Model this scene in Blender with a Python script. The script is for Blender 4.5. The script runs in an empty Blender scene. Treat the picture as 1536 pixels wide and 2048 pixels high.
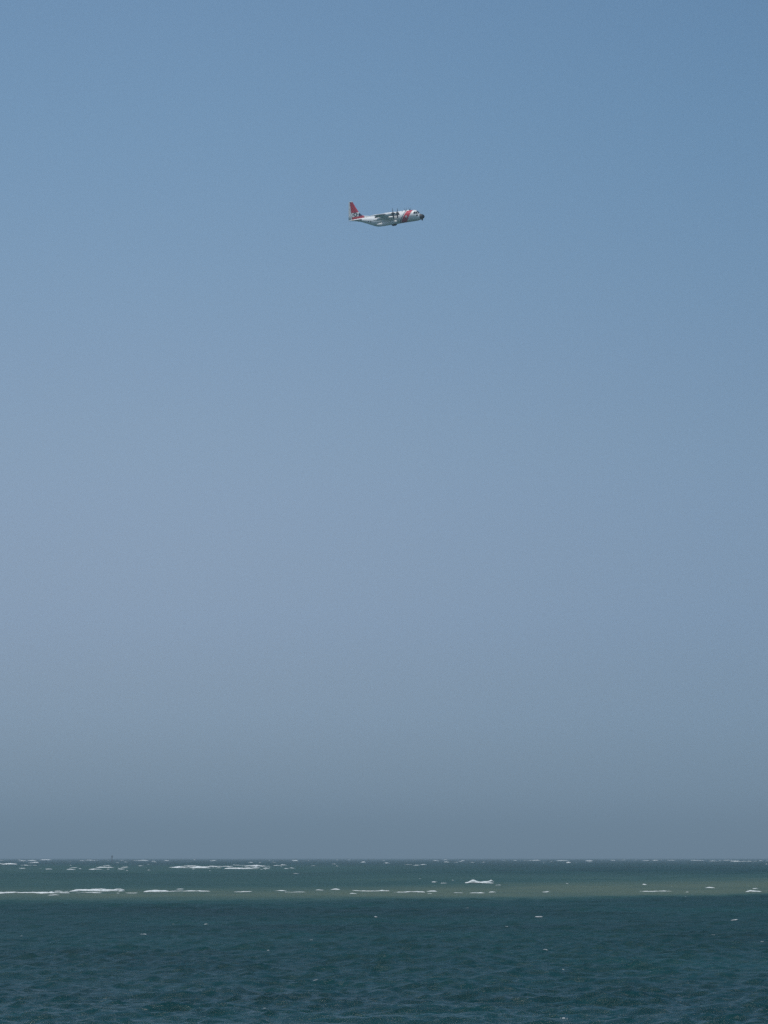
import bpy, bmesh, math, random
import numpy as np
from mathutils import Vector, Matrix

random.seed(7)
S = bpy.context.scene
C = S.collection
R = math.radians

# ------------------------------------------------------------------ camera
CAM_H = 5.0                 # eye height above the water
FPX = 6000.0                # focal length in photograph pixels (1536 x 2048)
TILT = math.atan(691.5 / FPX)
cam_d = bpy.data.cameras.new("camera")
cam_d.sensor_fit = 'VERTICAL'
cam_d.sensor_height = 36.0
cam_d.lens = 36.0 * FPX / 2048.0
cam_d.clip_start = 0.5
cam_d.clip_end = 300000.0
cam = bpy.data.objects.new("camera", cam_d)
C.objects.link(cam)
cam.location = (0, 0, CAM_H)
cam.rotation_euler = (R(90) + TILT, 0, 0)
S.camera = cam
CR = Vector((1, 0, 0)); CU = Vector((0, -math.sin(TILT), math.cos(TILT))); CF = Vector((0, math.cos(TILT), math.sin(TILT)))
def ray(px, py):
    return (CR * ((px - 768) / FPX) + CU * ((1024 - py) / FPX) + CF)
def at_depth(px, py, d):
    return Vector((0, 0, CAM_H)) + ray(px, py).normalized() * d
def on_sea(px, py):
    r = ray(px, py)
    t = CAM_H / -r.z
    return Vector((r.x * t, r.y * t, 0))

# ------------------------------------------------------------------ sky, sun, exposure
SUN_EL, SUN_AZ = 69.0, -150.0        # azimuth measured from +Y (the view) towards +X
w = bpy.data.worlds.new("World"); S.world = w; w.use_nodes = True
N = w.node_tree.nodes; L = w.node_tree.links
N.clear()
def nd(nt, t, **kw):
    n = nt.nodes.new(t)
    for k, v in kw.items(): setattr(n, k, v)
    return n
def mth(nt, op, a, b=None, c=None, clamp=False):
    n = nt.nodes.new('ShaderNodeMath'); n.operation = op; n.use_clamp = clamp
    for i, v in enumerate((a, b, c)):
        if v is None: continue
        if isinstance(v, (int, float)): n.inputs[i].default_value = v
        else: nt.links.new(v, n.inputs[i])
    return n.outputs[0]
sky = nd(w.node_tree, 'ShaderNodeTexSky', sky_type='NISHITA')
sky.sun_disc = False
sky.sun_elevation = R(SUN_EL); sky.sun_rotation = R(SUN_AZ)
sky.air_density = 1.0; sky.dust_density = 1.5; sky.ozone_density = 5.0; sky.altitude = 0
SKY_STRENGTH = 0.1
bg = nd(w.node_tree, 'ShaderNodeBackground'); bg.inputs[1].default_value = SKY_STRENGTH
outw = nd(w.node_tree, 'ShaderNodeOutputWorld')
# the air is brighter towards the sun's side (left), and bluer low down than the model's dust
wt = w.node_tree
tcw = nd(wt, 'ShaderNodeTexCoord'); spw = nd(wt, 'ShaderNodeSeparateXYZ'); L.new(tcw.outputs['Generated'], spw.inputs[0])
ramp = nd(wt, 'ShaderNodeValToRGB'); ramp.color_ramp.interpolation = 'CARDINAL'
RS = 2.5
stops = [(0.010, (1.45, 1.80, 2.50)), (0.0275, (1.05, 1.27, 1.76)), (0.0524, (0.905, 1.0, 1.30)), (0.0856, (0.945, 0.947, 1.10)), (0.127, (1.03, 0.995, 1.02)), (0.1763, (1.04, 1.05, 1.02)), (0.23, (1.0, 1.10, 1.05)), (0.29, (0.98, 1.11, 1.06))]
els = ramp.color_ramp.elements
while len(els) < len(stops): els.new(0.5)
for e, (z_, c_) in zip(els, stops): e.position = z_ / 0.3; e.color = (*[q / RS for q in c_], 1)
L.new(mth(wt, 'DIVIDE', spw.outputs[2], 0.3, clamp=True), ramp.inputs[0])
sd_ = nd(wt, 'ShaderNodeMapRange', data_type='FLOAT_VECTOR', interpolation_type='SMOOTHSTEP')
L.new(mth(wt, 'MULTIPLY', spw.outputs[0], 1.0), sd_.inputs[6])
sd_.inputs[7].default_value = (-.1, -.1, -.1); sd_.inputs[8].default_value = (.2, .2, .2); sd_.inputs[9].default_value = (1.07, 1.03, 1.02); sd_.inputs[10].default_value = (.80, .86, .90)
m1 = nd(wt, 'ShaderNodeVectorMath', operation='MULTIPLY'); m2 = nd(wt, 'ShaderNodeVectorMath', operation='MULTIPLY'); m3 = nd(wt, 'ShaderNodeVectorMath', operation='SCALE')
L.new(sky.outputs[0], m1.inputs[0]); L.new(ramp.outputs[0], m1.inputs[1]); L.new(m1.outputs[0], m2.inputs[0]); L.new(sd_.outputs[1], m2.inputs[1]); L.new(m2.outputs[0], m3.inputs[0]); m3.inputs['Scale'].default_value = RS
L.new(m3.outputs[0], bg.inputs[0])
L.new(bg.outputs[0], outw.inputs[0])

sun_d = bpy.data.lights.new("sun", 'SUN'); sun_d.energy = 2.5; sun_d.angle = R(0.53); sun_d.color = (1.0, 0.95, 0.88)
sun = bpy.data.objects.new("sun", sun_d); C.objects.link(sun)
sdir = Vector((math.sin(R(SUN_AZ)) * math.cos(R(SUN_EL)), math.cos(R(SUN_AZ)) * math.cos(R(SUN_EL)), math.sin(R(SUN_EL))))
sun.rotation_euler = sdir.to_track_quat('Z', 'Y').to_euler()
sun.location = (0, 0, 400)
S.view_settings.view_transform = 'Standard'; S.view_settings.look = 'None'
S.cycles.use_denoising = False          # keep the fine chop and a little sensor-like grain
S.cycles.sample_clamp_direct = 4.0; S.cycles.sample_clamp_indirect = 4.0
S.view_settings.exposure = 0.0; S.view_settings.gamma = 1.0; S.view_settings.use_curve_mapping = False

# ------------------------------------------------------------------ helpers
def mat(name, col=(0.5, 0.5, 0.5), rough=0.5, spec=0.5, metal=0.0):
    m = bpy.data.materials.new(name); m.use_nodes = True
    b = m.node_tree.nodes['Principled BSDF']
    b.inputs['Base Color'].default_value = (*col, 1); b.inputs['Roughness'].default_value = rough
    b.inputs['Specular IOR Level'].default_value = spec; b.inputs['Metallic'].default_value = metal
    return m
def weather(m, col, amount=0.12, scale=1.5):
    """faint grime and panel-to-panel variation on painted metal"""
    nt = m.node_tree; b = nt.nodes['Principled BSDF']
    tc = nd(nt, 'ShaderNodeTexCoord'); n = nd(nt, 'ShaderNodeTexNoise'); n.inputs['Scale'].default_value = scale; n.inputs['Detail'].default_value = 6
    nt.links.new(tc.outputs['Object'], n.inputs['Vector'])
    mx = nd(nt, 'ShaderNodeMix', data_type='RGBA'); nt.links.new(n.outputs[0], mx.inputs[0])
    mx.inputs[6].default_value = (*[c * (1 - amount) for c in col], 1); mx.inputs[7].default_value = (*[min(1, c * (1 + amount * .6)) for c in col], 1)
    nt.links.new(mx.outputs[2], b.inputs['Base Color'])
    return m
def link(name, me, m=None, parent=None, smooth=True):
    o = bpy.data.objects.new(name, me); C.objects.link(o)
    if m and not me.materials: me.materials.append(m)
    if parent: o.parent = parent
    if smooth: me.polygons.foreach_set('use_smooth', [True] * len(me.polygons))
    return o
def mesh(name, vs, fs):
    me = bpy.data.meshes.new(name); me.from_pydata([tuple(v) for v in vs], [], fs); me.update()
    bm = bmesh.new(); bm.from_mesh(me); bmesh.ops.recalc_face_normals(bm, faces=bm.faces); bm.to_mesh(me); bm.free()
    return me
def loft(name, rings, cap=True, closed=True):
    n = len(rings[0]); vs = [p for r in rings for p in r]; fs = []
    for i in range(len(rings) - 1):
        for j in range(n if closed else n - 1):
            k = (j + 1) % n
            fs.append((i * n + j, i * n + k, (i + 1) * n + k, (i + 1) * n + j))
    if cap and closed:
        fs.append(tuple(range(n))[::-1]); fs.append(tuple((len(rings) - 1) * n + j for j in range(n)))
    return mesh(name, vs, fs)
def tag(o, label, cat=None, group=None, kind=None):
    o['label'] = label
    if cat: o['category'] = cat
    if group: o['group'] = group
    if kind: o['kind'] = kind
    return o
def smooth01(a, b, x):
    t = np.clip((x - a) / (b - a), 0, 1); return t * t * (3 - 2 * t)
rng = np.random.default_rng(11)
def vnoise2(x, y, seed=0):
    """cheap smooth value noise, -1..1"""
    xi = np.floor(x).astype(np.int64); yi = np.floor(y).astype(np.int64); fx = x - xi; fy = y - yi
    fx = fx * fx * (3 - 2 * fx); fy = fy * fy * (3 - 2 * fy)
    def h(a, b):
        n = (a * 374761393 + b * 668265263 + seed * 974711) & 0xffffffff
        n = ((n ^ (n >> 13)) * 1274126177) & 0xffffffff
        return ((n ^ (n >> 16)) & 0xffff) / 32767.5 - 1
    return (h(xi, yi) * (1 - fx) + h(xi + 1, yi) * fx) * (1 - fy) + (h(xi, yi + 1) * (1 - fx) + h(xi + 1, yi + 1) * fx) * fy

# ------------------------------------------------------------------ sea
# wind waves: a sum of trochoidal components running towards the camera and a little to the left
comps = []
wind = R(-108)
for i in range(110):
    lam = 0.32 * (9 / 0.32) ** ((i + rng.random()) / 110)
    th = wind + rng.normal(0, 0.8 if lam < 2.5 else 0.5)
    steep = 0.040 * (1.0 if lam < 0.8 else (0.8 / lam) ** 0.38)
    a = steep * lam / (2 * math.pi) * (0.6 + 0.8 * rng.random()) * 1.15
    comps.append((2 * math.pi / lam, math.cos(th), math.sin(th), a, rng.random() * 6.283, lam))
swell = []
for i in range(26):
    lam = 11 * (46 / 11) ** ((i + rng.random()) / 26); th = wind + rng.normal(0.1, 0.22)
    swell.append((2 * math.pi / lam, math.cos(th), math.sin(th), 0.011 * lam / (2 * math.pi) * (0.5 + rng.random()), rng.random() * 6.283, lam))
def shoal_edges(x):
    xc = np.clip(x, -90, 90)
    near = 351 + 0.66 * xc + 0.007 * xc * xc + 12 * vnoise2(x / 22, x * 0 + 3.1, 5) + 5 * vnoise2(x / 7, x * 0 + .4, 6)
    far = 860 + 90 * vnoise2(x / 60, x * 0 + 1.7, 8)
    return near, far
def waves(x, y, cell):
    """height and sideways pull of the sea surface; cell = mesh spacing there"""
    z = np.zeros_like(x); dx = np.zeros_like(x); dy = np.zeros_like(x)
    gust = 1 + 0.22 * vnoise2(x / 17, y / 30, 2)
    near, far = shoal_edges(x)
    damp = 1 - 0.55 * smooth01(0, 25, y - near) * (1 - smooth01(-80, 250, y - far))
    for k, cx, cy, a, ph, lam in comps:
        f = np.clip(lam / cell / 2.2 - 0.6, 0, 1)
        p = k * (cx * x + cy * y) + ph
        s = a * f
        z += s * np.sin(p); c = s * np.cos(p) * 0.8
        dx += c * cx; dy += c * cy
    g = gust * damp
    z *= g; dx *= g; dy *= g
    if y.max() > 500:                                   # open-sea swell outside the bar
        sw = smooth01(430, 900, y) * (1 + 0.5 * vnoise2(x / 60, y / 140, 41))
        for k, cx, cy, a, ph, lam in swell:
            f = np.clip(lam / cell / 2.2 - 0.6, 0, 1) * sw
            p = k * (cx * x + cy * y) + ph
            z += a * f * np.sin(p); c = a * f * np.cos(p) * 0.8
            dx += c * cx; dy += c * cy
    return z, dx, dy

ANG_STEP = R(19.0) / 479
def cell_at(d):
    return np.maximum(np.minimum(0.125 * (d / 84) ** 1.1, 2.4), d * ANG_STEP)
def make_sea():
    r = [0.5]
    while r[-1] < 70000:
        d = r[-1]
        if d < 60: st = max(0.5, 0.06 * d)
        elif d < 84: st = 0.5
        elif d < 1200: st = min(0.125 * (d / 84) ** 1.1, 2.4)
        else: st = max(2.4, d * d / 460000)
        if d > 60: st = min(st, d * 0.06)
        r.append(d + st)
    r = np.array(r)
    dense = np.linspace(R(-9.5), R(9.5), 480)
    rest = np.linspace(R(9.5), R(350.5), 54)[1:-1]
    ang = np.concatenate([dense, rest])
    nr, na = len(r), len(ang)
    rr, aa = np.meshgrid(r, ang, indexing='ij')
    x = rr * np.sin(aa); y = rr * np.cos(aa)
    cell = np.maximum(np.gradient(r)[:, None] * 1.0, rr * (dense[1] - dense[0]))
    cell = np.where((aa > R(9.6)), np.maximum(cell, rr * 0.1), cell)
    z, dx, dy = waves(x, y, cell)
    co = np.stack([x + dx, y + dy, z], -1).reshape(-1, 3)
    i0 = (np.arange(nr - 1)[:, None] * na + np.arange(na)[None]); j1 = (np.arange(na) + 1) % na
    i1 = np.arange(nr - 1)[:, None] * na + j1[None]
    quads = np.stack([i0, i0 + na, i1 + na, i1], -1).reshape(-1, 4)
    me = bpy.data.meshes.new('sea')
    me.vertices.add(len(co)); me.vertices.foreach_set('co', co.astype(np.float32).ravel())
    me.loops.add(quads.size); me.loops.foreach_set('vertex_index', quads.astype(np.int32).ravel())
    me.polygons.add(len(quads)); me.polygons.foreach_set('loop_start', (np.arange(len(quads)) * 4).astype(np.int32))
    me.update(calc_edges=True)
    me.polygons.foreach_set('use_smooth', np.ones(len(quads), dtype=bool))
    # how much sand shows through the water: a bar whose near edge drops off sharply
    near, far = shoal_edges(x)
    n = vnoise2(x / 26, y / 60, 12) * .6 + vnoise2(x / 9, y / 24, 13) * .4
    right = smooth01(-25, 45, x)
    soft = 72 - 34 * right
    bar = smooth01(-0.45, 1.0, (y - near + 10 * n) / soft)
    thin = smooth01(0, 1, (y - near - 45 - 75 * right + 26 * n) / 170)      # water deepens again behind the crest of the bar
    sh = bar * (1 - 0.62 * thin) * (1 - smooth01(-160, 240, y - far + 120 * n)) * (0.86 + 0.14 * right)
    sh = np.clip(sh * (1 + 0.30 * n), 0, 1)
    sh2 = 0.36 * smooth01(760, 1000, y + 90 * n) * (1 - smooth01(1300, 2600, y)) * (1 - smooth01(-90, 110, x - 0.04 * (y - 1000) + 40 * n))
    sh = np.maximum(sh, sh2)
    # slopes of the waves too short for the mesh at that place go into the surface roughness
    lost = np.zeros_like(x)
    for k, cx, cy, a, ph, lam in comps:
        lost += 0.5 * (a * k) ** 2 * (1 - np.clip(lam / cell / 2.2 - 0.6, 0, 1)) ** 2
    at2 = me.attributes.new('chop', 'FLOAT', 'POINT'); at2.data.foreach_set('value', np.sqrt(lost).astype(np.float32).ravel())
    at = me.attributes.new('shoal', 'FLOAT', 'POINT'); at.data.foreach_set('value', sh.astype(np.float32).ravel())
    return me, len(quads)
sea_me, nq = make_sea()
print('sea quads', nq)
sm = bpy.data.materials.new('sea_water'); sm.use_nodes = True
nt = sm.node_tree; b = nt.nodes['Principled BSDF']
b.inputs['IOR'].default_value = 1.333; b.inputs['Specular IOR Level'].default_value = 0.5
b.inputs['Roughness'].default_value = 0.12
at = nd(nt, 'ShaderNodeAttribute', attribute_name='shoal')
geo = nd(nt, 'ShaderNodeNewGeometry')
big = nd(nt, 'ShaderNodeTexNoise'); big.inputs['Scale'].default_value = 0.02; big.inputs['Detail'].default_value = 8; big.inputs['Roughness'].default_value = 0.6
nt.links.new(geo.outputs['Position'], big.inputs['Vector'])
deep = nd(nt, 'ShaderNodeMix', data_type='RGBA'); nt.links.new(mth(nt, 'MULTIPLY_ADD', big.outputs[0], 2.4, -0.7, clamp=True), deep.inputs[0])
deep.inputs[6].default_value = (0.000, 0.022, 0.023, 1); deep.inputs[7].default_value = (0.002, 0.052, 0.051, 1)
silt = nd(nt, 'ShaderNodeTexNoise'); silt.inputs['Scale'].default_value = 0.09; silt.inputs['Detail'].default_value = 7; silt.inputs['Roughness'].default_value = 0.6
ms = nd(nt, 'ShaderNodeMapping'); ms.inputs['Scale'].default_value = (0.8, 1.0, 1); nt.links.new(geo.outputs['Position'], ms.inputs[0]); nt.links.new(ms.outputs[0], silt.inputs['Vector'])
shf = mth(nt, 'MULTIPLY', at.outputs['Fac'], mth(nt, 'MULTIPLY_ADD', silt.outputs[0], 1.3, 0.37))
mg = nd(nt, 'ShaderNodeMix', data_type='RGBA'); nt.links.new(mth(nt, 'MULTIPLY', shf, 2.4, clamp=True), mg.inputs[0]); nt.links.new(deep.outputs[2], mg.inputs[6])
mg.inputs[7].default_value = (0.021, 0.072, 0.061, 1)            # green shallow water
mx = nd(nt, 'ShaderNodeMix', data_type='RGBA'); nt.links.new(mth(nt, 'MULTIPLY_ADD', shf, 1.6, -0.6, clamp=True), mx.inputs[0]); nt.links.new(mg.outputs[2], mx.inputs[6])
mx.inputs[7].default_value = (0.076, 0.114, 0.076, 1)            # sand close under the surface
nt.links.new(mx.outputs[2], b.inputs['Base Color'])
ch = nd(nt, 'ShaderNodeAttribute', attribute_name='chop')
nt.links.new(mth(nt, 'SQRT', mth(nt, 'MULTIPLY_ADD', ch.outputs['Fac'], 1.2, 0.012)), b.inputs['Roughness'])
rip = nd(nt, 'ShaderNodeTexNoise'); rip.inputs['Scale'].default_value = 1.5; rip.inputs['Detail'].default_value = 6; rip.inputs['Roughness'].default_value = 0.62; rip.inputs['Distortion'].default_value = 0.6
mp = nd(nt, 'ShaderNodeMapping'); mp.inputs['Scale'].default_value = (0.8, 1.2, 1); nt.links.new(geo.outputs['Position'], mp.inputs[0]); nt.links.new(mp.outputs[0], rip.inputs['Vector'])
bp = nd(nt, 'ShaderNodeBump'); bp.inputs['Strength'].default_value = 1.0; bp.inputs['Distance'].default_value = 0.40
nt.links.new(rip.outputs[0], bp.inputs['Height']); nt.links.new(bp.outputs[0], b.inputs['Normal'])
sea = link('sea', sea_me, sm, smooth=False); sea['kind'] = 'structure'
tag(sea, 'dark teal choppy sea with a paler sandbar reaching to the horizon')

# ------------------------------------------------------------------ foam
fm = mat('foam', (0.7, 0.72, 0.72), 0.9, 0.2)
thin_fm = mat('thin_foam', (0.5, 0.52, 0.52), 0.8, 0.3)
def foam_lace(m, k, hole):
    """foam breaks up into lace and streaks where it is thin (attribute 'dense': 1 on the crest, 0 at the hem)"""
    nt = m.node_tree; b = nt.nodes['Principled BSDF']; out = nt.nodes['Material Output']
    g = nd(nt, 'ShaderNodeNewGeometry'); n = nd(nt, 'ShaderNodeTexNoise'); n.inputs['Scale'].default_value = 1.1; n.inputs['Detail'].default_value = 9; n.inputs['Roughness'].default_value = 0.66
    mp = nd(nt, 'ShaderNodeMapping'); mp.inputs['Scale'].default_value = (0.4, 0.8, 1.5); nt.links.new(g.outputs['Position'], mp.inputs[0]); nt.links.new(mp.outputs[0], n.inputs['Vector'])
    bu = nd(nt, 'ShaderNodeBump'); bu.inputs['Strength'].default_value = 0.7; bu.inputs['Distance'].default_value = 0.2
    nt.links.new(n.outputs[0], bu.inputs['Height']); nt.links.new(bu.outputs[0], b.inputs['Normal'])
    r = nd(nt, 'ShaderNodeValToRGB'); r.color_ramp.elements[0].position = .3; r.color_ramp.elements[0].color = (.44 * k, .50 * k, .50 * k, 1); r.color_ramp.elements[1].position = .62; r.color_ramp.elements[1].color = (.72 * k, .75 * k, .75 * k, 1)
    nt.links.new(n.outputs[0], r.inputs[0]); nt.links.new(r.outputs[0], b.inputs['Base Color'])
    a = nd(nt, 'ShaderNodeAttribute', attribute_name='dense')
    al = mth(nt, 'MULTIPLY_ADD', mth(nt, 'ADD', mth(nt, 'MULTIPLY', n.outputs[0], 1.5), a.outputs['Fac']), 2.2, -2.2 * hole, clamp=True)
    nt.links.new(al, b.inputs['Alpha'])
foam_lace(fm, 1.06, 0.94); foam_lace(thin_fm, 0.85, 1.08)
class Foam:
    def __init__(s): s.v = []; s.f = []; s.a = []
    def ridge(s, px0, px1, py, hpx, ragged=0.5, seed=0, peak=None, drop=0.12):
        """a broken wave crest seen between px0 and px1, its foot at py, hpx high: a lumpy foam bank with real depth"""
        c = on_sea((px0 + px1) / 2, py); d = c.y; m = d / FPX          # metres per photo pixel there
        L_ = abs(px1 - px0)
        n = max(12, int(L_ * 1.6)); H = hpx * m
        base = len(s.v)
        t = np.linspace(0, 1, n); o = t * 0; tl = t * L_
        X = (px0 + (px1 - px0) * t - 768) * m
        wob = vnoise2(tl / 30 + seed * 7.3, o + seed, 21) * 2.5 * H + vnoise2(tl / 9 + seed * 2.3, o + seed, 25) * 0.8 * H
        skew = 0.25 + 0.5 * ((seed * 0.618) % 1)
        env = np.clip(np.minimum(t / skew, (1 - t) / (1 - skew)), 0, 1) ** 0.32
        nz = 0.75 * vnoise2(tl / 18 + seed * 3.1, o + seed * 1.7, 22) + 0.25 * vnoise2(tl / 6 + seed, o, 23)
        hgt = H * env * (1 - ragged * .45 + ragged * .8 * nz)
        if peak: hgt = hgt * (0.55 + 0.75 * np.exp(-((t - peak) / 0.14) ** 2))
        prof = [(-1.5, -0.4), (-1.15, 0.15), (-0.75, 0.55), (-0.3, 0.9), (0.15, 1.0), (0.8, 0.72), (1.8, 0.34), (3.4, -0.35)]
        z0, _, _ = waves(X, c.y + wob, np.full_like(X, float(cell_at(d))))
        dn = [0.0, .15, .5, .9, 1.0, .6, .25, 0.0]; ed = np.clip(np.minimum(t, 1 - t) * L_ / 7, 0, 1)
        for q, (py_, pz_) in enumerate(prof):
            s.a += list(dn[q] * (0.35 + 0.65 * ed) + 0.25 * nz * (dn[q] > 0))
            jit = 0.10 * H * vnoise2(tl / 4 + q * 5.7 + seed, o + q, 24)
            for i in range(n):
                zz = z0[i] + hgt[i] * pz_ - drop * H + (jit[i] * .3 if 0 < q < 7 else 0)
                s.v.append((X[i], c.y + wob[i] + py_ * max(hgt[i], .15 * H) + jit[i], zz))
        for q in range(len(prof) - 1):
            for i in range(n - 1):
                a = base + q * n + i; s.f.append((a, a + 1, a + n + 1, a + n))
    def cap(s, px0, px1, py, hpx, seed=0):
        """a whitecap spilling down the near side of the wave crest closest to that spot"""
        c = on_sea((px0 + px1) / 2, py); d = c.y; m = d / FPX; W = (px1 - px0) * m * 1.15; H = hpx * m * 0.5
        cell = float(cell_at(d))
        yy = np.linspace(d - 0.012 * d, d + 0.012 * d, 60); xx = np.full_like(yy, c.x)
        zz, _, _ = waves(xx, yy, np.full_like(yy, cell))
        yc = yy[int(np.argmax(zz))]
        nu, nv = 18, 12; base = len(s.v)
        u, v_ = np.meshgrid(np.linspace(-1, 1, nu), np.linspace(-1, 1, nv), indexing='ij')
        dep = max(W * 0.35, 1.6 * H)
        x = c.x + u * W * .5; y = yc + v_ * dep - 0.35 * dep + 0.25 * dep * vnoise2(u * 2 + seed, u * 0 + seed, 33)
        z, dx, dy = waves(x, y, np.full_like(x, cell))
        rad = np.sqrt(u * u + v_ * v_) + 0.55 * vnoise2(u * 2.4 + seed * 3.7, v_ * 1.6 + seed, 31) + 0.2 * vnoise2(u * 6 + seed, v_ * 5, 32)
        th = H * np.clip(1.0 - rad, -0.5, 0.7) * 1.1
        P = np.stack([x + dx, y + dy, z + th + 0.01], -1).reshape(-1, 3)
        s.v += [tuple(p) for p in P]; s.a += list(np.clip(1.15 - rad, 0, 1).ravel() * 0.9)
        for i in range(nu - 1):
            for j in range(nv - 1):
                a = base + i * nv + j; s.f.append((a, a + nv, a + nv + 1, a + 1))
    def build(s, name, label, m=fm):
        me = mesh(name, s.v, s.f); me.attributes.new('dense', 'FLOAT', 'POINT').data.foreach_set('value', np.array(s.a, dtype=np.float32)); o = link(name, me, m); tag(o, label, kind='stuff'); o['category'] = 'foam'; return o
F1 = Foam()      # surf along the sandbar
for k, a in enumerate([(-60, 60, 1786, 5), (0, 145, 1787, 7), (110, 255, 1783, 7, ), (165, 254, 1781, 7), (150, 290, 1786, 4), (100, 125, 1791, 2.5), (290, 345, 1784, 5), (330, 425, 1783, 3.5), (355, 372, 1779, 2),
        (465, 507, 1784, 4), (545, 576, 1781.5, 3), (570, 615, 1784.5, 3), (632, 650, 1781, 2.5), (660, 682, 1780, 3), (698, 715, 1788, 3), (704, 780, 1783, 4), (770, 780, 1780, 2.5), (785, 850, 1785, 4), (835, 878, 1787, 3),
        (850, 875, 1783, 3.5), (880, 930, 1786, 2.5), (935, 968, 1786, 3), (975, 990, 1785, 2.5), (1082, 1098, 1785, 3), (1258, 1340, 1783, 3.6), (1305, 1322, 1779, 2), (1365, 1374, 1785, 2.2),
        (1376, 1384, 1780, 2), (1386, 1396, 1780, 2.4), (1398, 1426, 1776, 4), (1481, 1519, 1784, 6), (1498, 1512, 1778, 3), (1487, 1494, 1779, 2), (1281, 1290, 1770, 3.5), (1336, 1342, 1773, 2), (1365, 1372, 1793.5, 1.8)]):
    F1.ridge(a[0], a[1], a[2], a[3] * 0.85, seed=k + 1, ragged=0.6)
for k, a in enumerate([(862, 876, 1766, 3), (868, 893, 1767.5, 3), (880, 895, 1768.5, 2.5), (805, 814, 1761, 2), (836, 842, 1759, 2), (902, 908, 1760.5, 2.5), (983, 1005, 1771, 3), (1100, 1113, 1768, 2), (1128, 1135, 1767, 2.5), (585, 600, 1749, 1.6), (540, 548, 1749, 1.5)]):
    F1.ridge(*a, seed=60 + k, ragged=0.6)
F1.ridge(928, 986, 1766.5, 8, seed=77, ragged=0.25, peak=0.26)
F1.ridge(928, 957, 1766.5, 6, seed=78, ragged=0.3, peak=0.5)
F1.ridge(960, 987, 1766, 5, seed=79, ragged=0.25, peak=0.8)
F1.build('surf_foam', 'white surf breaking in a broken line along the pale sandbar')
F2 = Foam()      # the far breakers below the horizon
far_list = [(0, 40, 1730, 3), (-10, 16, 1728, 2), (18, 40, 1728.5, 3), (0, 14, 1721, 1.2), (41, 60, 1722, 1.6), (57, 80, 1722, 1.8), (84, 108, 1720.5, 1.8), (45, 80, 1731, 3), (57, 82, 1726, 1.8), (42, 60, 1738, 2.2), (60, 90, 1737, 1.8), (94, 114, 1739, 2.6),
    (137, 160, 1740, 3), (140, 172, 1737, 3), (160, 178, 1721.8, 2.4), (175, 198, 1721.5, 1.6), (180, 215, 1739, 3), (185, 235, 1736, 4), (215, 262, 1737, 4), (232, 262, 1734, 3), (210, 216, 1742, 2), (255, 260, 1742, 2), (278, 292, 1732.5, 2.4), (285, 305, 1737, 2.4),
    (297, 305, 1741, 2.4), (268, 302, 1721.5, 1.8), (306, 313, 1721.5, 1.8), (330, 344, 1722, 2.2), (389, 394, 1720.5, 1.2), (420, 436, 1722, 1.6), (320, 345, 1734, 2.4), (340, 385, 1737, 4.5), (355, 410, 1735, 4), (380, 450, 1737, 4.5), (400, 470, 1735, 4), (425, 470, 1733, 3), (450, 520, 1738, 4), (465, 500, 1731.5, 2.4),
    (480, 545, 1736, 5), (485, 530, 1734, 4), (498, 508, 1726, 2), (510, 546, 1739, 2.5), (548, 590, 1736, 3), (562, 575, 1731, 2.2), (598, 605, 1732, 1.8), (622, 634, 1732.5, 2), (584, 598, 1722, 1.5), (650, 656, 1732, 1.4), (672, 678, 1733, 2), (695, 702, 1721, 1.2), (720, 732, 1725.5, 2.2), (744, 752, 1720.5, 1.2),
    (762, 770, 1721.3, 1.4), (768, 780, 1727, 2.2), (808, 825, 1730, 1.6), (820, 842, 1731, 2.4), (838, 856, 1730.3, 1.8), (864, 880, 1722, 1.5), (886, 898, 1725, 1.5), (884, 896, 1720.6, 1.2), (905, 918, 1725, 1.9), (915, 924, 1723.6, 1.4), (962, 970, 1725, 1.2), (1000, 1012, 1721.3, 1.6), (1024, 1032, 1722, 1.2),
    (1048, 1080, 1721.3, 1.4), (1074, 1094, 1726, 2.2), (1098, 1104, 1725, 1.4), (1110, 1138, 1721.8, 1.6), (1130, 1140, 1726, 1.6), (1144, 1154, 1726, 1.5), (1168, 1184, 1722.3, 1.5), (1216, 1228, 1721.5, 1.3), (1238, 1248, 1720.8, 1.3), (1264, 1272, 1720.6, 1.2), (1280, 1300, 1722, 1.4), (1300, 1314, 1721.8, 1.3), (1330, 1352, 1721, 1.6),
    (1376, 1408, 1721.2, 1.5), (1412, 1432, 1722.5, 1.6), (1440, 1466, 1721, 1.7), (1455, 1478, 1723.4, 2), (1476, 1510, 1722.8, 2.4), (1512, 1522, 1722, 1.4), (1525, 1545, 1722.3, 1.6)]
for k, a in enumerate(far_list):
    F2.ridge(a[0], a[1], a[2], a[3] * (1.5 if a[2] < 1727 else 0.95), seed=100 + k, ragged=0.7)
for k in range(46):
    F2.ridge(*(lambda x, w_, y: (x, x + w_, y, 1.1))(rng.uniform(-40, 1570), rng.uniform(3, 12), 1719.4 + abs(rng.normal(0, 3.5)) + rng.random()), seed=300 + k, ragged=0.7)
for k in range(80):      # broken scraps around the two big far patches
    x = rng.choice([rng.normal(205, 45), rng.normal(440, 75), rng.normal(510, 40)])
    F2.ridge(x, x + rng.uniform(4, 18), rng.normal(1736.5, 2.4), rng.uniform(1.4, 3.0), seed=500 + k, ragged=0.7)
F2.build('breaker_foam', 'rows of distant white breakers just below the horizon')
F3 = Foam()      # whitecaps on the near water
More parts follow.
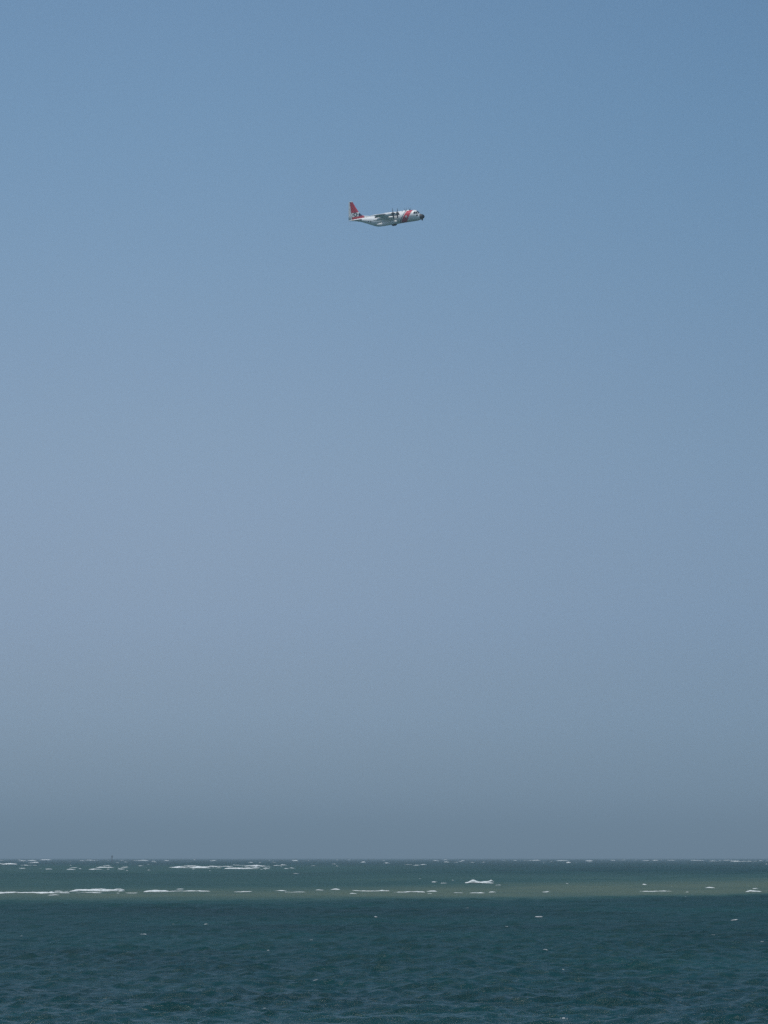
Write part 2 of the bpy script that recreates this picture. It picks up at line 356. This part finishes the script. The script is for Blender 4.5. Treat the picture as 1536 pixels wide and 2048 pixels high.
for k, a in enumerate([(1068, 1085, 1836, 4), (1080, 1097, 1836.5, 2), (1457, 1474, 1842, 3), (281, 298, 1872, 4), (308, 331, 1873, 2), (412, 421, 1850, 5), (345, 350, 1851, 3), (374, 395, 1856, 1.2), (464, 473, 1891, 3.5), (533, 541, 1902, 3), (47, 54, 1874, 3), (64, 70, 1878, 1.6),
        (930, 936, 1818.5, 2), (792, 806, 1829, 1.8), (1020, 1030, 1823, 1.6), (1090, 1101, 1908, 4), (1130, 1137, 1950, 4), (1389, 1396, 1924, 2), (1513, 1519, 1890, 3), (1495, 1502, 1888, 2), (1122, 1138, 2045, 7), (623, 634, 1972, 2), (523, 531, 2021, 3.5), (405, 428, 1982, 2.5), 
        (620, 630, 1881, 1.6), (655, 662, 1872, 1.6), (508, 516, 1839, 1.8), (750, 760, 1839, 2), (710, 716, 1884, 1.6), (768, 790, 1914, 1.8), (1417, 1424, 1876, 1.8), (1508, 1515, 1907, 1.6), (138, 144, 2021, 2.2), (1013, 1020, 1858, 1.6), (1174, 1180, 1859, 1.4), (1210, 1216, 1972, 1.8)]):
    if a[3] >= 2.4 or k % 3 == 0: F3.cap(*a, seed=400 + k)
F3.build('whitecap_foam', 'small scattered whitecaps on the dark near water', thin_fm)

# ------------------------------------------------------------------ channel marker far out on the left
def cyl(name, p, r0, r1, h, n=12, m=None, parent=None):
    rings = [[(p[0] + r * math.cos(2 * math.pi * j / n), p[1] + r * math.sin(2 * math.pi * j / n), p[2] + z) for j in range(n)] for r, z in ((r0, 0), (r1, h))]
    o = link(name, loft(name, rings), m, parent, smooth=False); return o
def box(name, c, sz, m=None, parent=None):
    x, y, z = c; a, b_, d = sz[0] / 2, sz[1] / 2, sz[2] / 2
    vs = [(x + i * a, y + j * b_, z + k * d) for i in (-1, 1) for j in (-1, 1) for k in (-1, 1)]
    fs = [(0, 1, 3, 2), (4, 6, 7, 5), (0, 4, 5, 1), (2, 3, 7, 6), (0, 2, 6, 4), (1, 5, 7, 3)]
    return link(name, mesh(name, vs, fs), m, parent, smooth=False)
mk = weather(mat('marker_paint', (0.10, 0.13, 0.14), 0.6), (0.10, 0.13, 0.14), .3)
pos = on_sea(224, 1724.5)
mkr = bpy.data.objects.new('channel_marker', None); C.objects.link(mkr); mkr.location = pos
tag(mkr, 'dark channel marker standing in the sea on the left horizon', 'marker')
cyl('pile', (0, 0, -2), 0.5, 0.45, 7.2, 14, mk, mkr)
cyl('platform', (0, 0, 5.2), 0.95, 0.95, 0.25, 14, mk, mkr)
box('day_board', (0, -0.15, 6.55), (1.6, 0.12, 1.6), mk, mkr)
box('board_post', (0, 0, 6.4), (0.2, 0.16, 1.9), mk, mkr)
cyl('lantern', (0, 0.3, 5.45), 0.16, 0.12, 2.6, 10, mk, mkr)

# ------------------------------------------------------------------ the aircraft
# local axes: X forward (nose tip at X = 0, tail at X = -29.7), Y to the left wing, Z up, Z = 0 on the fuselage axis
KPX = 5.40                                     # photo pixels per metre
YAW, SLOPE, UNDER = R(18), R(9.0), R(-0.5)
ap = at_depth(849, 432.5, FPX / KPX * 1.0)      # nose tip
v = (ap - Vector((0, 0, CAM_H))).normalized()
r_ = v.cross(Vector((0, 0, 1))).normalized(); u_ = r_.cross(v).normalized()
f_ = r_ * math.cos(YAW) - v * math.sin(YAW); w_ = -v * math.cos(YAW) - r_ * math.sin(YAW); n_ = u_.copy()
q = Matrix.Rotation(UNDER, 3, f_); w_ = q @ w_; n_ = q @ n_       # banked a little less than the line of sight
q = Matrix.Rotation(-SLOPE, 3, v)
f_, w_, n_ = q @ f_, q @ w_, q @ n_
if f_.dot(u_) < 0:                              # nose up
    q2 = Matrix.Rotation(2 * SLOPE, 3, v); f_, w_, n_ = q2 @ f_, q2 @ w_, q2 @ n_
NOSE_Z = -0.85
M = Matrix((f_, -w_, n_)).transposed().to_4x4(); M.translation = ap - (M.to_3x3() @ Vector((0, 0, NOSE_Z)))
air = bpy.data.objects.new('patrol_aircraft', None); C.objects.link(air); air.matrix_world = M
tag(air, 'white four-engine propeller aircraft with red nose slash and red tail flying above the sea', 'aircraft')

WHITE = (0.78, 0.79, 0.78); RED = (0.54, 0.048, 0.075); NAVY = (0.012, 0.022, 0.065)
white = weather(mat('white_paint', WHITE, 0.35), WHITE, .06, .8)
black = weather(mat('black_rubber', (0.010, 0.011, 0.014), 0.5), (0.010, 0.011, 0.014), .2)
grey = weather(mat('grey_metal', (0.30, 0.31, 0.32), 0.45), (0.30, 0.31, 0.32), .12)
red = weather(mat('red_paint', RED, 0.35), RED, .08)
navy = weather(mat('navy_paint', NAVY, 0.4), NAVY, .1)
glass = mat('cockpit_glass', (0.008, 0.010, 0.013), 0.06, 0.7)
blade_m = mat('blade_black', (0.035, 0.036, 0.04), 0.5)
soot = mat('exhaust_soot', (0.02, 0.018, 0.016), 0.8)

def xz(nt):
    tc = nd(nt, 'ShaderNodeTexCoord'); sp = nd(nt, 'ShaderNodeSeparateXYZ'); nt.links.new(tc.outputs['Object'], sp.inputs[0])
    return mth(nt, 'MULTIPLY', sp.outputs[0], -1.0), sp.outputs[1], sp.outputs[2]
def between(nt, v_, lo, hi):
    return mth(nt, 'MULTIPLY', mth(nt, 'GREATER_THAN', v_, lo), mth(nt, 'LESS_THAN', v_, hi))
def paint_layers(name, layers, base=WHITE):
    """painted livery and belly shade: each layer is (mask builder, colour)"""
    m = weather(mat(name, base, 0.35), base, .06, .8); nt = m.node_tree; b = nt.nodes['Principled BSDF']
    src = b.inputs['Base Color'].links[0].from_socket
    s_, y_, z_ = xz(nt)
    for fn, col in layers:
        mxn = nd(nt, 'ShaderNodeMix', data_type='RGBA'); nt.links.new(fn(nt, s_, y_, z_), mxn.inputs[0]); nt.links.new(src, mxn.inputs[6]); mxn.inputs[7].default_value = (*col, 1)
        src = mxn.outputs[2]
    nt.links.new(src, b.inputs['Base Color'])
    return m
def slash(lo, hi, k=0.70):
    # a band that leans forwards at the top
    return lambda nt, s_, y_, z_: between(nt, mth(nt, 'MULTIPLY_ADD', z_, k, s_), lo, hi)
def seal(nt, s_, y_, z_):
    a = mth(nt, 'SUBTRACT', s_, 6.35); d2 = mth(nt, 'ADD', mth(nt, 'MULTIPLY', a, a), mth(nt, 'MULTIPLY', mth(nt, 'SUBTRACT', z_, 0.1), mth(nt, 'SUBTRACT', z_, 0.1)))
    return mth(nt, 'LESS_THAN', d2, 0.42 ** 2)
fus_m = paint_layers('fuselage_paint', [(slash(5.30, 7.62), RED), (slash(7.88, 8.20), NAVY), (seal, (0.6, 0.58, 0.55)), (lambda nt, s_, y_, z_: mth(nt, 'LESS_THAN', z_, -1.86), (0.30, 0.31, 0.32))])  # last layer puts the shade of the belly into the colour as grey

# fuselage profile: station, top, bottom, half width
PROF = [(1.55, 0.32, -1.78, 1.12), (1.72, 0.52, -1.86, 1.26), (2.0, 0.98, -1.95, 1.47), (2.35, 1.42, -2.0, 1.66), (2.75, 1.74, -2.04, 1.82), (3.3, 1.98, -2.06, 1.98), (4.2, 2.12, -2.06, 2.10),
        (5.5, 2.16, -2.05, 2.15), (8, 2.17, -2.05, 2.16), (11, 2.18, -2.05, 2.16), (14, 2.18, -2.05, 2.16), (17, 2.16, -2.03, 2.16), (18.4, 2.16, -1.95, 2.13), (19.5, 2.17, -1.55, 2.05), (21, 2.18, -0.88, 1.86),
        (22.5, 2.2, -0.18, 1.58), (24, 2.22, 0.50, 1.25), (25.5, 2.22, 1.05, 0.88), (27, 2.18, 1.42, 0.52), (28.2, 2.1, 1.62, 0.27), (29.0, 2.02, 1.78, 0.10)]
PS = np.array([p[0] for p in PROF])
def prof(s):
    return tuple(float(np.interp(s, PS, [p[i] for p in PROF])) for i in (1, 2, 3))
def skin(s, z, off=0.0):
    """half width of the fuselage at station s, height z"""
    t, b_, w2 = prof(s); zc = (t + b_) / 2; h = (t - b_) / 2
    k = max(0.0, 1 - abs((z - zc) / h) ** 2.1)
    return w2 * k ** (1 / 2.1) + off
def ring(s, t, b_, w2, n=40):
    zc, h = (t + b_) / 2, (t - b_) / 2; out = []
    for j in range(n):
        a = 2 * math.pi * j / n; c, d = math.cos(a), math.sin(a); e = 2 / 2.1
        out.append((-s, w2 * math.copysign(abs(c) ** e, c), zc + h * math.copysign(abs(d) ** e, d)))
    return out
ss = np.concatenate([np.linspace(1.55, 4.2, 14), np.linspace(4.6, 18.2, 22), np.linspace(18.6, 29.0, 22)])
fus = link('fuselage', loft('fuselage', [ring(s, *prof(s)) for s in ss]), fus_m, air)
# nose radome
rad = [(0.0, 0.02), (0.06, 0.28), (0.2, 0.50), (0.45, 0.72), (0.8, 0.90), (1.2, 1.0), (1.56, 1.06)]
rings = []
for s_, r in rad:
    zc = NOSE_Z + 0.10 * s_ / 1.56
    rings.append([(-s_, 1.06 * r * math.cos(2 * math.pi * j / 28), zc + r * math.sin(2 * math.pi * j / 28)) for j in range(28)])
tag(link('nose_radome', loft('nose_radome', rings), black, air), 'black nose cone')
def blob(name, c, rad3, m, parent, pw=2.0, nu=18, nv=12, front=None):
    vs, fs = [], []
    for i in range(nv + 1):
        a = math.pi * i / nv - math.pi / 2
        for j in range(nu):
            b2 = 2 * math.pi * j / nu
            e = 2 / pw
            ca = abs(math.cos(a)) ** e
            vs.append((c[0] + rad3[0] * math.copysign(abs(math.sin(a)) ** e, math.sin(a)), c[1] + rad3[1] * ca * math.cos(b2), c[2] + rad3[2] * ca * math.sin(b2)))
    for i in range(nv):
        for j in range(nu):
            k = (j + 1) % nu; fs.append((i * nu + j, i * nu + k, (i + 1) * nu + k, (i + 1) * nu + j))
    me = mesh(name, vs, fs); return link(name, me, m, parent)
blob('sensor_turret', (-1.05, 0, -1.92), (0.30, 0.30, 0.36), black, air)
blob('belly_radome', (-12.1, 0, -2.12), (1.0, 0.85, 0.48), black, air, 2.6)

def skin_patch(name, corners, m, parent, side, off=0.02, n=5):
    """a quad laid on the fuselage skin; corners are (station, height)"""
    vs, fs = [], []
    for i in range(n + 1):
        for j in range(n + 1):
            a, b_ = i / n, j / n
            s_ = (corners[0][0] * (1 - a) + corners[1][0] * a) * (1 - b_) + (corners[3][0] * (1 - a) + corners[2][0] * a) * b_
            z_ = (corners[0][1] * (1 - a) + corners[1][1] * a) * (1 - b_) + (corners[3][1] * (1 - a) + corners[2][1] * a) * b_
            vs.append((-s_, side * skin(s_, z_, off), z_))
    for i in range(n):
        for j in range(n):
            a = i * (n + 1) + j; fs.append((a, a + 1, a + n + 2, a + n + 1))
    return link(name, mesh(name, vs, fs), m, parent)
for sd in (-1, 1):
    skin_patch('cockpit_window', [(3.45, 0.62), (2.76, 0.58), (2.76, 1.40), (3.45, 1.46)], glass, fus, sd)
    skin_patch('cockpit_window', [(2.70, 0.58), (2.22, 0.52), (2.22, 1.12), (2.70, 1.38)], glass, fus, sd)
    skin_patch('cockpit_window', [(2.15, 0.56), (1.80, 0.45), (1.80, 0.54), (2.15, 0.98)], glass, fus, sd)
    skin_patch('cockpit_window', [(2.62, -0.30), (2.0, -0.30), (2.0, 0.22), (2.62, 0.22)], glass, fus, sd)
    skin_patch('paratroop_door', [(18.6, -1.0), (17.7, -1.0), (17.7, 0.75), (18.6, 0.75)], white, fus, sd, .012)
    for s0, z0 in ((20.4, 0.35), (21.3, 0.5), (9.6, 0.7), (16.2, 0.6)):
        skin_patch('cabin_window', [(s0 + .2, z0 - .2), (s0 - .2, z0 - .2), (s0 - .2, z0 + .2), (s0 + .2, z0 + .2)], glass, fus, sd)
# windscreen panes across the front
def front_patch(a0, a1):
    vs, fs = [], []; n = 5
    for i in range(n + 1):
        s_ = 1.80 + (2.55 - 1.80) * i / n
        t, b_, w2 = prof(s_)
        for j in range(n + 1):
            a = math.radians(a0 + (a1 - a0) * j / n); e = 2 / 2.1; c, d = math.cos(a), math.sin(a)
            zc, h = (t + b_) / 2, (t - b_) / 2
            vs.append((-s_ + .015, (w2 + .01) * math.copysign(abs(c) ** e, c), zc + (h + .02) * math.copysign(abs(d) ** e, d)))
    for i in range(n):
        for j in range(n):
            a = i * (n + 1) + j; fs.append((a, a + 1, a + n + 2, a + n + 1))
    return link('windscreen_pane', mesh('windscreen_pane', vs, fs), glass, fus)
for k in range(3): front_patch(66 + k * 17, 66 + k * 17 + 15)
# lettering on the nose, laid on the skin
def lettering(txt, s0, z0, h, side, m, parent, name='lettering'):
    cu = bpy.data.curves.new('txt', 'FONT'); cu.body = txt; cu.size = h * 1.4; cu.align_x = 'CENTER'; cu.align_y = 'CENTER'; cu.resolution_u = 3
    o = bpy.data.objects.new('txt', cu); C.objects.link(o)
    bpy.context.view_layer.update()
    me = bpy.data.meshes.new_from_object(o); C.objects.unlink(o); bpy.data.objects.remove(o)
    for vv in me.vertices:
        s_ = s0 + (-vv.co.x if side < 0 else vv.co.x); z_ = z0 + vv.co.y
        vv.co = (-s_, side * skin(s_, z_, .02), z_)
    me.name = name
    o = link(name, me, m, parent, smooth=False); o['kind'] = 'stuff'; return o
for sd in (-1, 1): lettering('COAST GUARD', 4.15, 0.08, 0.24, sd, navy, fus)
for s_, h in ((6.9, .38), (8.1, .42), (19.0, .30)):
    rings = [[(-s_ - .25 * (1 - k) * c + .12 * k - .16, .03 * d_, 2.12 + (h + .05) * k) for c, d_ in ((1, 0), (0, 1), (-1, 0), (0, -1))] for k in (0, .9)]
    link('antenna', loft('antenna', rings), grey, fus, smooth=False)

# ---- wing
def chord(y): y = abs(y); return 4.9 if y < 3 else (4.9 + (4.45 - 4.9) * (y - 3) / 7 if y < 10 else 4.45 + (2.55 - 4.45) * (y - 10) / 10.2)
def wing_z(y): return 1.98 + abs(y) * math.tan(R(0.7))
def foil(y, c0, c1, side, n=9, flap=0.0):
    """closed section of the wing between chord fractions c0..c1 at span y"""
    c = chord(y); le = 12.25 - 0.25 * c; tk = (0.18 - 0.06 * abs(y) / 20.2)
    def half(x): return 5 * tk * (0.2969 * math.sqrt(max(x, 0)) - .126 * x - .3516 * x * x + .2843 * x ** 3 - .1036 * x ** 4)
    up = []; lo = []
    for i in range(n):
        a = i / (n - 1); x = c0 + (c1 - c0) * (1 - math.cos(a * math.pi)) / 2 if c0 == 0 else c0 + (c1 - c0) * a
        t = half(x); cam_ = 0.02 * math.sin(math.pi * x)
        dz = -math.tan(flap) * (x - c0) * c
        up.append((-(le + x * c), side * y, wing_z(y) + (cam_ + t) * c + dz)); lo.append((-(le + x * c), side * y, wing_z(y) + (cam_ - t * .9) * c + dz - (0.004 if x == c1 else 0)))
    return up + lo[::-1]
for sd in (-1, 1):
    ys = [0.0, 2.2, 5, 8, 10, 13, 16, 19, 19.9, 20.15]
    secs = [foil(y, 0, 0.745, sd) for y in ys]
    secs[-1] = [(p[0], p[1], wing_z(20.15) + (p[2] - wing_z(20.15)) * .25) for p in secs[-1]]
    wing = link('wing', loft('wing', secs), white, air)
    link('flap', loft('flap', [foil(y, 0.75, 1.0, sd, 5, R(4)) for y in (2.3, 5, 8, 11.4)]), grey if False else white, wing)
    link('aileron', loft('aileron', [foil(y, 0.75, 1.0, sd, 5) for y in (11.5, 14, 17, 19.8)]), white, wing)
    link('deicing_boot', loft('deicing_boot', [[(p[0] + .012, p[1], p[2] + (0.012 if i < 5 else -.012)) for i, p in enumerate(foil(y, 0, 0.055, sd, 5))] for y in (2.4, 8, 14, 19.8)]), grey, wing)
# wing centre fairing on the fuselage top
blob('wing_fairing', (-13.4, 0, 1.95), (4.6, 1.75, 0.52), white, air, 2.3)

# ---- engines
def engine(y, rot):
    zc = wing_z(y) - 0.18; sd = 1 if y > 0 else -1
    prf = [(8.75, .46, .0), (8.95, .56, -.03), (9.5, .66, -.08), (10.5, .74, -.12), (11.6, .76, -.14), (13, .68, -.16), (14.2, .50, -.16), (15.1, .30, -.10), (15.5, .22, -.06)]
    rings = [[(-s_, y + .82 * r * math.cos(2 * math.pi * j / 20), zc + dz + r * math.sin(2 * math.pi * j / 20)) for j in range(20)] for s_, r, dz in prf]
    nac = link('engine_nacelle', loft('engine_nacelle', rings), white, air)
    blob('air_intake', (-9.35, y, zc - .62), (.62, .34, .26), grey, nac, 2.4, 14, 8)
    cyl_r = [[(-s_, y + r * math.cos(2 * math.pi * j / 14), zc - .35 + r * math.sin(2 * math.pi * j / 14)) for j in range(14)] for s_, r in ((14.0, .30), (15.7, .26))]
    link('exhaust_pipe', loft('exhaust_pipe', cyl_r), soot, nac)
    prop = bpy.data.objects.new('propeller', None)
    sp = [(7.95, .02), (8.0, .14), (8.15, .28), (8.4, .40), (8.74, .45)]
    rings = [[(-s_, y + r * math.cos(2 * math.pi * j / 18), zc + r * math.sin(2 * math.pi * j / 18)) for j in range(18)] for s_, r in sp]
    prop = link('propeller', loft('propeller', rings), blade_m, air)
    for k in range(4):
        a = rot + k * math.pi / 2
        rr = []
        for t, c_, tw, th in ((.30, .20, 60, .16), (.6, .42, 50, .14), (1.0, .56, 42, .10), (1.5, .58, 34, .07), (1.9, .50, 30, .05), (2.06, .30, 23, .02)):
            tw = R(tw); sec = []
            for m_ in range(8):
                b2 = 2 * math.pi * m_ / 8; cx = c_ / 2 * math.cos(b2); tx = th / 2 * math.sin(b2)
                xf = cx * math.sin(tw) + tx * math.cos(tw); yt = cx * math.cos(tw) - tx * math.sin(tw)
                sec.append((-8.5 + xf, y + t * math.cos(a) - yt * math.sin(a), zc + t * math.sin(a) + yt * math.cos(a)))
            rr.append(sec)
        link('blade', loft('blade', rr), blade_m, prop)
engine(-10.1, R(88)); engine(-5.0, R(70)); engine(5.0, R(45)); engine(10.1, R(42))

# ---- external fuel tanks
for y in (-7.55, 7.55):
    zc = wing_z(y) - 1.42
    prf = [(9.3, .03), (9.4, .16), (9.7, .33), (10.3, .47), (11.2, .52), (14.5, .52), (15.8, .42), (16.8, .24), (17.5, .04)]
    rings = [[(-s_, y + r * math.cos(2 * math.pi * j / 18), zc + r * math.sin(2 * math.pi * j / 18)) for j in range(18)] for s_, r in prf]
    tk = link('fuel_tank', loft('fuel_tank', rings), white, air)
    rings = [[(-11.2 - a, y + b_, zc + .45 + z_) for a, b_ in ((0, 0), (.4, .1), (2.6, .1), (3.2, 0), (2.6, -.1), (.4, -.1))] for z_ in (0, .75)]
    link('pylon', loft('pylon', rings), white, tk, smooth=False)
# ---- landing gear fairings
for sd in (-1, 1):
    prf = [(10.0, .05, -.95), (10.3, .30, -1.0), (11.0, .40, -1.1), (12.5, .44, -1.18), (16.0, .44, -1.20), (17.2, .30, -1.14), (18.0, .12, -1.0), (18.2, .03, -.98)]
    rings = []
    for s_, r, zc in prf:
        rings.append([(-s_, sd * (1.98 + 1.0 * r * math.cos(2 * math.pi * j / 20)), zc + 1.55 * r * math.sin(2 * math.pi * j / 20) - .12) for j in range(20)])
    link('gear_fairing', loft('gear_fairing', rings), white, air)

# ---- tail
def upper_red(nt, s_, y_, z_): return mth(nt, 'MULTIPLY', between(nt, z_, 4.55, 8.55), mth(nt, 'LESS_THAN', s_, 28.06))
def lower_red(nt, s_, y_, z_): return mth(nt, 'MULTIPLY', between(nt, z_, 1.9, 3.02), between(nt, s_, 23.2, 28.2))
def fillet_navy(nt, s_, y_, z_):
    k = mth(nt, 'MULTIPLY_ADD', z_, 0.35, s_)
    return mth(nt, 'MULTIPLY', between(nt, z_, 3.02, 4.25), mth(nt, 'LESS_THAN', k, 26.45))
fin_m = paint_layers('fin_paint', [(upper_red, RED), (lower_red, RED), (fillet_navy, NAVY)])
def fin_sec(le, te, z, tmax, n=8, blunt=True):
    up, lo = [], []
    for i in range(n):
        x = i / (n - 1); t = tmax * (2.6 * math.sqrt(x) * (1 - x * .78) * .5 + (0 if x < 1 else 0))
        up.append((-(le + (te - le) * x), t, z)); lo.append((-(le + (te - le) * x), -t, z))
    return up + lo[1:][::-1] if False else up + lo[::-1][:-1]
FIN = [(19.2, 28.12, 2.1, .10), (22.4, 28.12, 2.72, .20), (23.4, 28.12, 2.95, .26), (24.15, 28.1, 3.4, .28), (24.62, 28.09, 3.9, .27), (25.1, 28.07, 4.55, .25), (26.0, 28.03, 6.5, .20), (26.75, 28.0, 8.3, .14), (26.85, 28.0, 8.62, .12), (27.1, 28.0, 8.78, .04)]
fin = link('vertical_fin', loft('vertical_fin', [fin_sec(*f) for f in FIN]), fin_m, air)
RUD = [(28.14, 29.55, 2.22, .10), (28.12, 29.35, 3.4, .10), (28.1, 29.1, 4.8, .09), (28.06, 28.8, 6.5, .08), (28.03, 28.52, 8.2, .06), (28.03, 28.4, 8.62, .05)]
def rud_sec(h, te, z, t): return [(-h, t, z), (-(h * .5 + te * .5), t * .55, z), (-te, .01, z), (-te, -.01, z), (-(h * .5 + te * .5), -t * .55, z), (-h, -t, z)]
link('rudder', loft('rudder', [rud_sec(*r) for r in RUD]), white, fin)
rings = [[(-s_, y_, z_) for s_, y_ in ((26.9, 0), (27.2, .09), (28.0, .10), (28.45, .02), (28.45, -.02), (28.0, -.10), (27.2, -.09))] for z_ in (8.64, 8.86)]
tag(link('fin_cap', loft('fin_cap', rings), white, fin), 'white cap on top of the fin')
# insignia: star in a dark disc with side bars
def disc(name, pts, y, m, parent):
    vs = [(-s_, y, z_) for s_, z_ in pts]; vs2 = [(-s_, y + math.copysign(.006, y), z_) for s_, z_ in pts]; n = len(pts)
    me = mesh(name, vs + vs2, [tuple(range(n)), tuple(range(n, 2 * n))] + [(i, (i + 1) % n, n + (i + 1) % n, n + i) for i in range(n)])
    return link(name, me, m, parent, smooth=False)
grey_mark = mat('insignia_grey', (0.42, 0.45, 0.48), 0.5)
dark_mark = mat('insignia_dark', (0.015, 0.02, 0.035), 0.5)
for sd in (-1, 1):
    y = sd * .285; cs, cz, rr_ = 26.45, 3.80, 0.74
    disc('insignia_disc', [(cs + rr_ * math.cos(2 * math.pi * j / 28), cz + rr_ * math.sin(2 * math.pi * j / 28)) for j in range(28)], y, dark_mark, fin)
    disc('insignia_star', [(cs + (.58 if j % 2 == 0 else .27) * math.sin(math.pi * j / 5), cz + (.58 if j % 2 == 0 else .27) * math.cos(math.pi * j / 5)) for j in range(10)], sd * .297, white, fin)
    for a in (-1, 1):
        e0, e1 = cs + a * .78, cs + a * 1.32
        disc('insignia_bar', [(e0, cz - .26), (e1, cz - .26), (e1, cz + .26), (e0, cz + .26)], y, grey_mark, fin)
def stab_sec(le, te, y, z, t): return [(-le, y, z), (-(le + .12 * (te - le)), y, z + t), (-(le + .5 * (te - le)), y, z + t * .8), (-te, y, z + .012), (-te, y, z - .012), (-(le + .5 * (te - le)), y, z - t * .8), (-(le + .12 * (te - le)), y, z - t)]
for sd in (-1, 1):
    st = link('tailplane', loft('tailplane', [stab_sec(23.75, 26.45, sd * .3, 1.82, .22), stab_sec(24.6, 26.5, sd * 4, 1.82, .17), stab_sec(25.35, 26.55, sd * 7.7, 1.82, .10), stab_sec(25.6, 26.55, sd * 8.0, 1.82, .03)]), white, air)
    link('elevator', loft('elevator', [rud_z(a) if False else [(-26.47 - .0, sd * yy, 1.82 + .12), (-te, sd * yy, 1.82 + .01), (-te, sd * yy, 1.82 - .01), (-26.47, sd * yy, 1.82 - .12)] for yy, te in ((.5, 27.75), (7.8, 27.35))]), white, st, smooth=False)

# ------------------------------------------------------------------ haze: the air over the sea, outside it the sky
vs = [(x, y, z) for x in (-75000, 75000) for y in (-75000, 75000) for z in (-4.0, 330.0)]
hz = link('haze', mesh('haze', vs, [(0, 1, 3, 2), (4, 6, 7, 5), (0, 4, 5, 1), (2, 3, 7, 6), (0, 2, 6, 4), (1, 5, 7, 3)]), smooth=False)
hm = bpy.data.materials.new('haze_air'); hm.use_nodes = True; hm.node_tree.nodes.clear()
pv = nd(hm.node_tree, 'ShaderNodeVolumePrincipled'); pv.inputs['Color'].default_value = (0.72, 0.91, 0.985, 1); pv.inputs['Density'].default_value = 1.3e-4; pv.inputs['Anisotropy'].default_value = 0.28
ho = nd(hm.node_tree, 'ShaderNodeOutputMaterial'); hm.node_tree.links.new(pv.outputs[0], ho.inputs['Volume'])
hz.data.materials.append(hm)
tag(hz, 'thin blue-grey sea haze fading the far water', kind='stuff')
